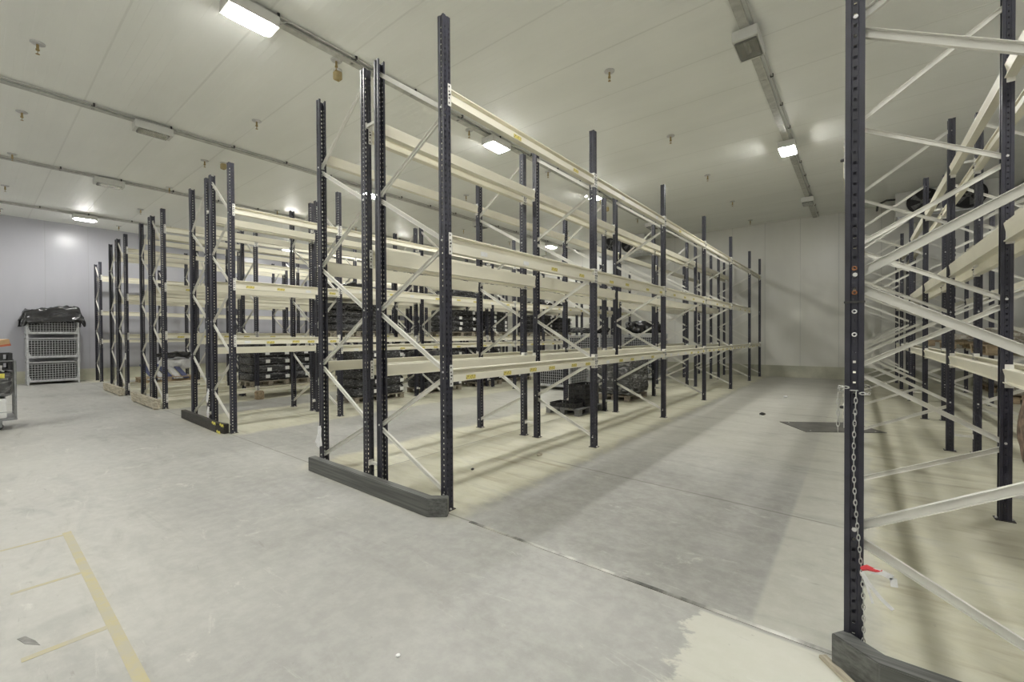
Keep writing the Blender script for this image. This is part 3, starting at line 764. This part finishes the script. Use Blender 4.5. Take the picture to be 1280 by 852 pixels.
# ------------------------------------------------------------------ wire mesh crates
def mesh_crate(label, loc, L, W, Hh, group, rz=0, fill=True):
    """L along y, W along x"""
    root = thing('mesh_crate', label, 'crate', loc, rz, group)
    zb, zt = .12, Hh-.06
    for sx in (-1, 1):
        for sy in (-1, 1):
            mb = MB(); x, y = sx*(W/2-.025), sy*(L/2-.025)
            mb.box(x-.025, y-.025, 0, x+.025, y+.025, Hh-.03)
            mb.box(x-.035, y-.035, Hh-.05, x+.035, y+.035, Hh-.002)
            mb.add([(x, y-sy*.025, zb), (x, y-sy*.1, zb), (x, y-sy*.025, zb+.2), (x+sx*.02, y-sy*.025, zb), (x+sx*.02, y-sy*.1, zb), (x+sx*.02, y-sy*.025, zb+.2)], [(0,1,2),(3,5,4),(0,3,4,1),(1,4,5,2),(2,5,3,0)])
            obj('corner_post', mb, M['galv'], root)
    mb = MB(); mb.box(-W/2+.02, -L/2+.05, zb-.03, W/2-.02, L/2-.05, zb)
    obj('base_tray', mb, M['galv'], root)
    for sx in (-1, 1):
        mb = MB(); x = sx*(W/2-.012)
        mb.bar((x,-L/2+.05,zt),(x,L/2-.05,zt),.03,.03); mb.bar((x,-L/2+.05,zb+.02),(x,L/2-.05,zb+.02),.03,.07,0,(0,0,1))
        n = int(L/.075)
        for i in range(1, n): y = -L/2+.05+(L-.1)*i/n; mb.bar((x,y,zb+.02),(x,y,zt),.011,.009)
        k = int((zt-zb)/.075)
        for i in range(1, k): z = zb+.02+(zt-zb-.02)*i/k; mb.bar((x-sx*.007,-L/2+.05,z),(x-sx*.007,L/2-.05,z),.011,.009)
        obj('mesh_panel', mb, M['galv'], root)
    for sy in (-1, 1):
        mb = MB(); y = sy*(L/2-.012)
        mb.bar((-W/2+.05,y,zt),(W/2-.05,y,zt),.03,.03); mb.bar((-W/2+.05,y,zb+.02),(W/2-.05,y,zb+.02),.03,.07,0,(0,0,1))
        n = int(W/.075)
        for i in range(1, n): x = -W/2+.05+(W-.1)*i/n; mb.bar((x,y,zb+.02),(x,y,zt),.011,.009)
        k = int((zt-zb)/.075)
        for i in range(1, k): z = zb+.02+(zt-zb-.02)*i/k; mb.bar((-W/2+.05,y-sy*.007,z),(W/2-.05,y-sy*.007,z),.011,.009)
        obj('mesh_panel', mb, M['galv'], root)
    if fill:
        mb = MB(); mb.bm(lumpy(L-.14, W-.14, zt-zb-.08, .01, 2, (6,8,4), 4, .02), 0, Matrix.Translation((0,0,(zt+zb)/2-.03))); obj('dark_liner', mb, M['blackplastic'], root)
    return root
gL = 'wire mesh crates stacked by the left wall'
mc = mesh_crate('bottom wire mesh crate of the stack standing by the left wall', (-22.78, 1.86, 0), 1.30, .86, .84, gL)
dup(mc, (-22.78, 1.86, .84), 0, 'middle wire mesh crate of the stack by the left wall')
dup(mc, (-22.78, 1.86, 1.68), 0, 'top wire mesh crate by the left wall, half covered in black plastic')
# black plastic sheet draped over the top crate
bm = bmesh.new(); nx, ny = 34, 46; G = []
for i in range(nx+1):
    row = []
    for j in range(ny+1):
        u = (i/nx-.5)*1.86; w = (j/ny-.5)*2.0
        ox = max(0, abs(u)-.45); oy = max(0, abs(w)-.67)
        x = math.copysign(min(abs(u), .45)+min(ox,.5)*.22, u); y = math.copysign(min(abs(w), .67)+min(oy,.5)*.35, w)
        z = .10-(ox**1.0)*1.05-oy*.9
        n = noise.noise_vector(Vector((u*4.2, w*4.2, 3.3))); n2 = noise.noise(Vector((u*9, w*9, 8)))
        edge = 1+2.2*min(1, (ox+oy)*4)
        z += .10*n.z+.06*n2+.09*math.sin(w*2.6+.6)*(1 if ox == 0 else .6); x += .03*n.x*edge*.5; y += .04*n.y*edge*.5
        row.append(bm.verts.new((max(x, -.53), y, max(z, -.52))))
    G.append(row)
for i in range(nx):
    for j in range(ny): bm.faces.new((G[i][j], G[i+1][j], G[i+1][j+1], G[i][j+1]))
bmesh.ops.recalc_face_normals(bm, faces=bm.faces); bmesh.ops.solidify(bm, geom=bm.faces[:], thickness=.004)
mb = MB(); mb.bm(bm)
tag(obj('plastic_sheet', mb, M['bag'], None, (-22.78, 1.86, 2.56), 0, True), 'crumpled black plastic sheet draped over the top mesh crate by the left wall', 'plastic sheet')
gM = 'wire mesh crates in the aisle behind the nearest row'
mc2 = mesh_crate('wire mesh crate on the floor seen below the low beam of the nearest row', (-7.18, 11.45, 0), 1.2, 1.3, .84, gM)
dup(mc2, (-7.45, 13.85, 0), 0, 'lower mesh crate of the two-high stack behind the nearest row'); dup(mc2, (-7.45, 13.85, .84), 0, 'upper mesh crate of the two-high stack behind the nearest row')
dup(mc2, (-6.25, 15.75, 0), 0, 'lower mesh crate beneath the black bags near the back wall'); dup(mc2, (-6.25, 15.75, .84), 0, 'upper mesh crate beneath the black bags near the back wall')
bag('bulging black bag heaped on the mesh crates near the back wall, left one', -6.2, 15.42, 1.69, .62, 1.1, .40, 15)
bag('bulging black bag on the mesh crates near the back wall, right one', -6.25, 16.16, 1.69, .52, 1.1, .30, 19)
bag('crumpled film heap on top of the two-high mesh crates', -7.55, 13.85, 1.69, 1.1, 1.2, .16, 17, 'film')

# ------------------------------------------------------------------ wheeled cage trolley at the left edge
tr = thing('roll_trolley', 'grey wire-sided trolley on castors at the left edge of the photo', 'trolley', (-12.05, -.09, 0))
L, W = 1.2, .8
mb = MB(); mb.box(-W/2, -L/2, .17, W/2, L/2, .21); obj('platform', mb, M['dimsteel'], tr)
for sx in (-1, 1):
    for sy in (-1, 1):
        mb = MB(); mb.tube([(sx*(W/2-.015), sy*(L/2-.015), .21), (sx*(W/2-.015), sy*(L/2-.015), 1.22)], .014, 8); obj('corner_post', mb, M['dimsteel'], tr)
        mb = MB(); x, y = sx*(W/2-.12), sy*(L/2-.2)
        mb.box(x-.03, y-.03, .13, x+.03, y+.03, .17); mb.box(x-.028, y-.05, .05, x-.022, y+.03, .14); mb.box(x+.022, y-.05, .05, x+.028, y+.03, .14)
        ca = obj('castor', mb, M['dimsteel'], tr)
        mb = MB(); mb.lathe([(.02,-.02),(.062,-.018),(.065,0),(.062,.018),(.02,.02)], (x, y-.02, .065), 18, 0, 'x'); obj('wheel', mb, M['blackplastic'], ca)
for sy in (-1, 1):
    mb = MB(); y = sy*(L/2-.015)
    for i in range(1, 8): x = -W/2+.015+(W-.03)*i/8; mb.tube([(x,y,.21),(x,y,1.22)], .004, 5)
    for z in (.4, .6, .8, 1.0, 1.215): mb.tube([(-W/2+.015,y,z),(W/2-.015,y,z)], .006, 5)
    obj('wire_side', mb, M['dimsteel'], tr)
mb = MB(); mb.tube([(W/2-.015,-L/2,1.215),(W/2-.015,L/2-.015,1.215)], .008, 6)
mb.tube([(W/2-.015,-L/2,.62),(W/2-.015,L/2-.015,.62)], .005, 6); mb.tube([(W/2-.015,-L/2,.32),(W/2-.015,L/2-.015,.32)], .005, 6); obj('front_rail', mb, M['dimsteel'], tr)
mb = MB(); mb.box(W/2, .25, .92, W/2+.004, .46, 1.0); obj('yellow_tag', mb, M['yellow'], tr)
gT = 'goods on the trolley'
mb = MB(); mb.box(-.34,-.52,0,.34,.27,.34,0,.01); tag(obj('carton', mb, M['white'], None, (-12.05,.12,.212)), 'white carton at the bottom of the trolley', 'box', gT)
mb = MB(); mb.bm(lumpy(.8, .66, .44, .04, 31, (8,10,6), 5, .05)); tag(obj('film_bundle', mb, M['greyfilm'], None, (-12.05,.06,.80), 0, True), 'grey film-wrapped bundle on the white carton in the trolley', 'bundle', gT)
ct = crate('lower black crate near the top of the trolley', -12.05, .07, 1.05, .8, .6, .15, 0, gT); dup(ct, (-12.05, .07, 1.201), 0, 'upper black crate near the top of the trolley', gT)
mb = MB(); mb.box(-.3,-.36,0,.3,.36,.12,0,.004); mb.box(-.302,-.362,0,.302,.362,.035,1)
o = obj('cardboard_box', mb, [M['cardboard'], M['orange']], None, (-12.03,.06,1.42)); o.rotation_euler = (.18, 0, .15); tag(o, 'brown cardboard box with red edge lying tilted on the trolley', 'box', gT)
bag('small white film scrap hanging at the trolley corner', -11.75, .36, 1.02, .1, .06, .1, 41, 'whitefilm', 'white film scraps')

# ------------------------------------------------------------------ right-hand rack contents
def clear_load(label, pl, x, y, z, L, W, Hh, pm='wood', mat='clearfilm'):
    pallet(pl, x, y, z, L, W, pm, 'wooden pallets in the right racks')
    root = thing('wrapped_load', label, 'wrapped load', (x, y, z+.146), 0, 'film-wrapped loads in the right racks')
    mb = MB(); mb.bm(lumpy(L-.04, W-.04, Hh, .03, len(label), (10,12,6), 5, .04), 0, Matrix.Translation((0,0,Hh/2+.03))); obj('film_wrap', mb, M[mat], root, smooth=True)
clear_load('pale film-wrapped load on the low beams of the rear right rack, nearest one', 'wooden pallet under the nearest low-beam load at right', 1.78, 9.3, 1.303, 1.2, .8, .2)
clear_load('pale film-wrapped load on the low beams of the rear right rack, middle one', 'wooden pallet under the middle low-beam load at right', 1.78, 12.6, 1.303, 1.2, .8, .12)
pallet('empty brown wooden pallet on the low beams at the far right rack', 1.78, 15.6, 1.303, 1.2, .8, 'wood', 'wooden pallets in the right racks')
clear_load('pale film-wrapped floor load beyond the right racks, nearer one', 'wooden pallet under the nearer floor load beyond the right racks', 3.15, 15.4, 0, 1.2, .8, .5)
clear_load('pale film-wrapped floor load beyond the right racks by the back wall', 'wooden pallet under the floor load by the back wall at right', 3.2, 17.9, 0, 1.2, .8, .55)
pallet('wooden pallet under the brown sack load at the right edge', 1.52, 4.82, 0, 1.1, .9, 'wood', 'wooden pallets in the right racks')
sk = thing('sack_load', 'brown sack-wrapped load over lilac film at the right edge of the photo', 'wrapped load', (1.52, 4.82, .146))
mb = MB(); mb.bm(lumpy(1.08, .94, .42, .03, 51, (10,12,6), 5, .04), 0, Matrix.Translation((0,0,.225))); obj('lilac_film', mb, M['lilac'], sk, smooth=True)
mb = MB(); mb.bm(lumpy(1.14, 1.0, .55, .03, 52, (10,12,8), 6, .03), 0, Matrix.Translation((0,0,.69))); obj('brown_cover', mb, M['browncloth'], sk, smooth=True)

# ------------------------------------------------------------------ chain and tape on the near right upright
mb = MB(); XC, YC = RR0, 2.68
k = 0
for a in [i*2*PI/16 for i in range(16)]:           # loop round the post
    rx, ry = .058, .062
    sx = math.copysign(abs(math.cos(a))**.6, math.cos(a))*rx; sy = math.copysign(abs(math.sin(a))**.6, math.sin(a))*ry
    R = Matrix.Rotation(math.atan2(ry*math.cos(a), -rx*math.sin(a)), 3, 'Z') @ Matrix.Rotation((PI/2)*(k % 2), 3, 'X')
    mb.torus((sx, sy, 1.335+.018*math.sin(a*2)), .0058, .0021, R, 10, 5, 0, 2.3); k += 1
z = 1.315
while z > .06:                                     # hanging run
    xx = .004+.012*math.sin(z*5)+.028*(1-z/1.3)
    R = Matrix.Rotation(PI/2, 3, 'Y') @ Matrix.Rotation((PI/2)*(k % 2), 3, 'X')
    mb.torus((xx, -.066+.003*math.sin(z*9), z), .0058, .0021, R, 10, 5, 0, 2.3); z -= .027; k += 1
for i in range(7):
    R = Matrix.Rotation(PI/2, 3, 'Y') @ Matrix.Rotation((PI/2)*(i % 2), 3, 'X'); mb.torus((-.062, -.03, 1.30-.027*i), .0058, .0021, R, 10, 5, 0, 2.3)
tag(obj('chain', mb, M['chain'], None, (XC, YC, 0), 0, True), 'thin steel link chain looped round the near right upright and hanging to the floor', 'chain')
tp = thing('barrier_tape', 'red and white barrier tape remnant knotted to the chain on the right upright', 'tape', (XC+.03, YC-.075, .50))
mb = MB(); mb.tube([(0,0,0),(.02,-.006,.014),(.05,-.01,.012),(.075,-.01,.018)], [.010,.013,.008,.004], 7); obj('red_knot', mb, M['red'], tp)
def strip(pts, w):
    mb = MB()
    for a, b_ in zip(pts, pts[1:]): mb.bar(a, b_, w, .0015, 0, (0,1,0))
    return mb
obj('white_strand', strip([(.03,-.012,.005),(.07,-.014,.012),(.11,-.014,.0),(.115,-.014,-.04)], .026), M['whitefilm'], tp)
obj('white_strand', strip([(0,-.012,-.01),(.03,-.015,-.06),(.07,-.016,-.11),(.11,-.016,-.145)], .016), M['whitefilm'], tp)
obj('white_strand', strip([(0,-.014,-.01),(.02,-.018,-.07),(.04,-.02,-.14)], .010), M['whitefilm'], tp)

# white film scraps tied to end posts
def scrap(label, x, y, z, seed):
    mb = MB(); r = random.Random(seed)
    for i in range(3):
        a = Vector((r.uniform(-.02,.02), 0, r.uniform(.0,.05)))
        pts = [a, a+Vector((r.uniform(-.04,.04), -.012, -.10)), a+Vector((r.uniform(-.08,.08), -.015, -.22))]
        for p, q in zip(pts, pts[1:]): mb.bar(p, q, .075, .002)
    tag(obj('film_scrap', mb, M['whitefilm'], None, (x, y, z)), label, 'scrap', 'white film scraps on end posts')
scrap('white film scrap tied low on the left end post of the nearest row', RA3, 2.75-UW-.012, .46, 1)
scrap('white film scrap on the middle end post of second row, upper one', RB2+.1, 2.76-UW-.012, .62, 2)
scrap('white film scrap on the middle end post of second row, lower one', RB2+.1, 2.76-UW-.012, .32, 3)
mb = MB(); mb.box(-.05,-.002,-.09,.05,.002,.09); tag(obj('paper_tag', mb, M['white'], None, (RD0+.1, 2.76-UW-.008, 1.1)), 'white paper tag on the end post of the fourth double row', 'tag')

# ------------------------------------------------------------------ odds and ends on the floor
pl = thing('floor_plate', 'dark steel plate lying flat on the aisle floor left of the chained upright', 'plate', (-.38, 9.27, 0), math.atan2(.52,.81))
mb = MB(); mb.box(-.62,-.42,.0005,.62,.42,.008,0,.002); obj('plate_sheet', mb, M['plate'], pl)
mb = MB()
for sx in (-.5,.5):
    for sy in (-.34,.34): mb.lathe([(.014,.008),(.010,.012)], (sx,sy,0), 8)
obj('screw_heads', mb, M['bolt'], pl)
mb = MB(); mb.box(-.16,-.02,0,.16,.02,.018,0,.003); o = obj('wood_strip', mb, M['timber'], None, (-.03, 2.50, 0), -.85); tag(o, 'thin wooden strip on the floor left of the bottom right guard', 'wood strip')
def pebble(label, x, y, r, seed, mat='timber'):
    bm = bmesh.new(); bmesh.ops.create_icosphere(bm, subdivisions=2, radius=r)
    for v in bm.verts: v.co = v.co*(1+.35*noise.noise(v.co*30+Vector((seed,0,0)))); v.co.z = max(v.co.z*.55+r*.45, 0)
    mb = MB(); mb.bm(bm); tag(obj('debris', mb, M[mat], None, (x, y, 0), 0, True), label, 'debris', 'bits of debris on the floor')
pebble('brown clump on the floor under the first bay of the nearest row', -3.34, 4.75, .04, 1)
pebble('small dark crumb on the floor between the first frames of the nearest row', -3.62, 3.75, .022, 2, 'foot')
pebble('white crumb on the floor of the right aisle', -1.45, 13.0, .05, 3, 'white')
pebble('dark crumb on the floor of the right aisle', -1.5, 9.9, .05, 4, 'foot')
pebble('white crumb on the foreground floor at bottom centre', -1.8, 1.32, .012, 5, 'white')
for i, (x, y, rz, lb) in enumerate(((-3.42,.18,.35,'larger dark scrape of rubber on the floor inside the yellow marking'), )):
    mb = MB(); mb.prism([(-.09,-.012),(.0,-.02),(.09,.0),(.02,.012),(-.08,.016)], .0005, .002); o = obj('rubber_scrape', mb, M['scrape'], None, (x, y, 0), rz); tag(o, lb, 'scrape')
tb = MB(); tb.box(-.09,-.09,0,.09,.09,.22,0,.02); tag(obj('timber_block', tb, M['wood'], None, (-12.18, 4.69, 0)), 'yellowish timber block standing at the second post of the third row', 'block')

# ------------------------------------------------------------------ camera
f, yaw, pit, rol = 541.62, .6744, -.0106, -.0054
cy, sy = math.cos(yaw), math.sin(yaw)
fw = Vector((-sy*math.cos(pit), cy*math.cos(pit), math.sin(pit))); rt = Vector((cy, sy, 0)); up = rt.cross(fw)
r2 = rt*math.cos(rol)+up*math.sin(rol); u2 = -rt*math.sin(rol)+up*math.cos(rol)
cam = bpy.data.cameras.new('camera'); cam.sensor_width = 36; cam.sensor_fit = 'HORIZONTAL'; cam.lens = f/1280*36; cam.clip_end = 100; cam.clip_start = .05
co = bpy.data.objects.new('camera', cam); C.objects.link(co)
co.matrix_world = Matrix(((r2.x,u2.x,-fw.x,0),(r2.y,u2.y,-fw.y,0),(r2.z,u2.z,-fw.z,1.6),(0,0,0,1)))
S.camera = co

w = bpy.data.worlds.new('world'); w.use_nodes = True; S.world = w
w.node_tree.nodes['Background'].inputs[0].default_value = (0,0,0,1)
S.view_settings.view_transform = 'Standard'; S.view_settings.look = 'None'; S.view_settings.gamma = 1
S.view_settings.use_curve_mapping = False; S.view_settings.exposure = 0.86
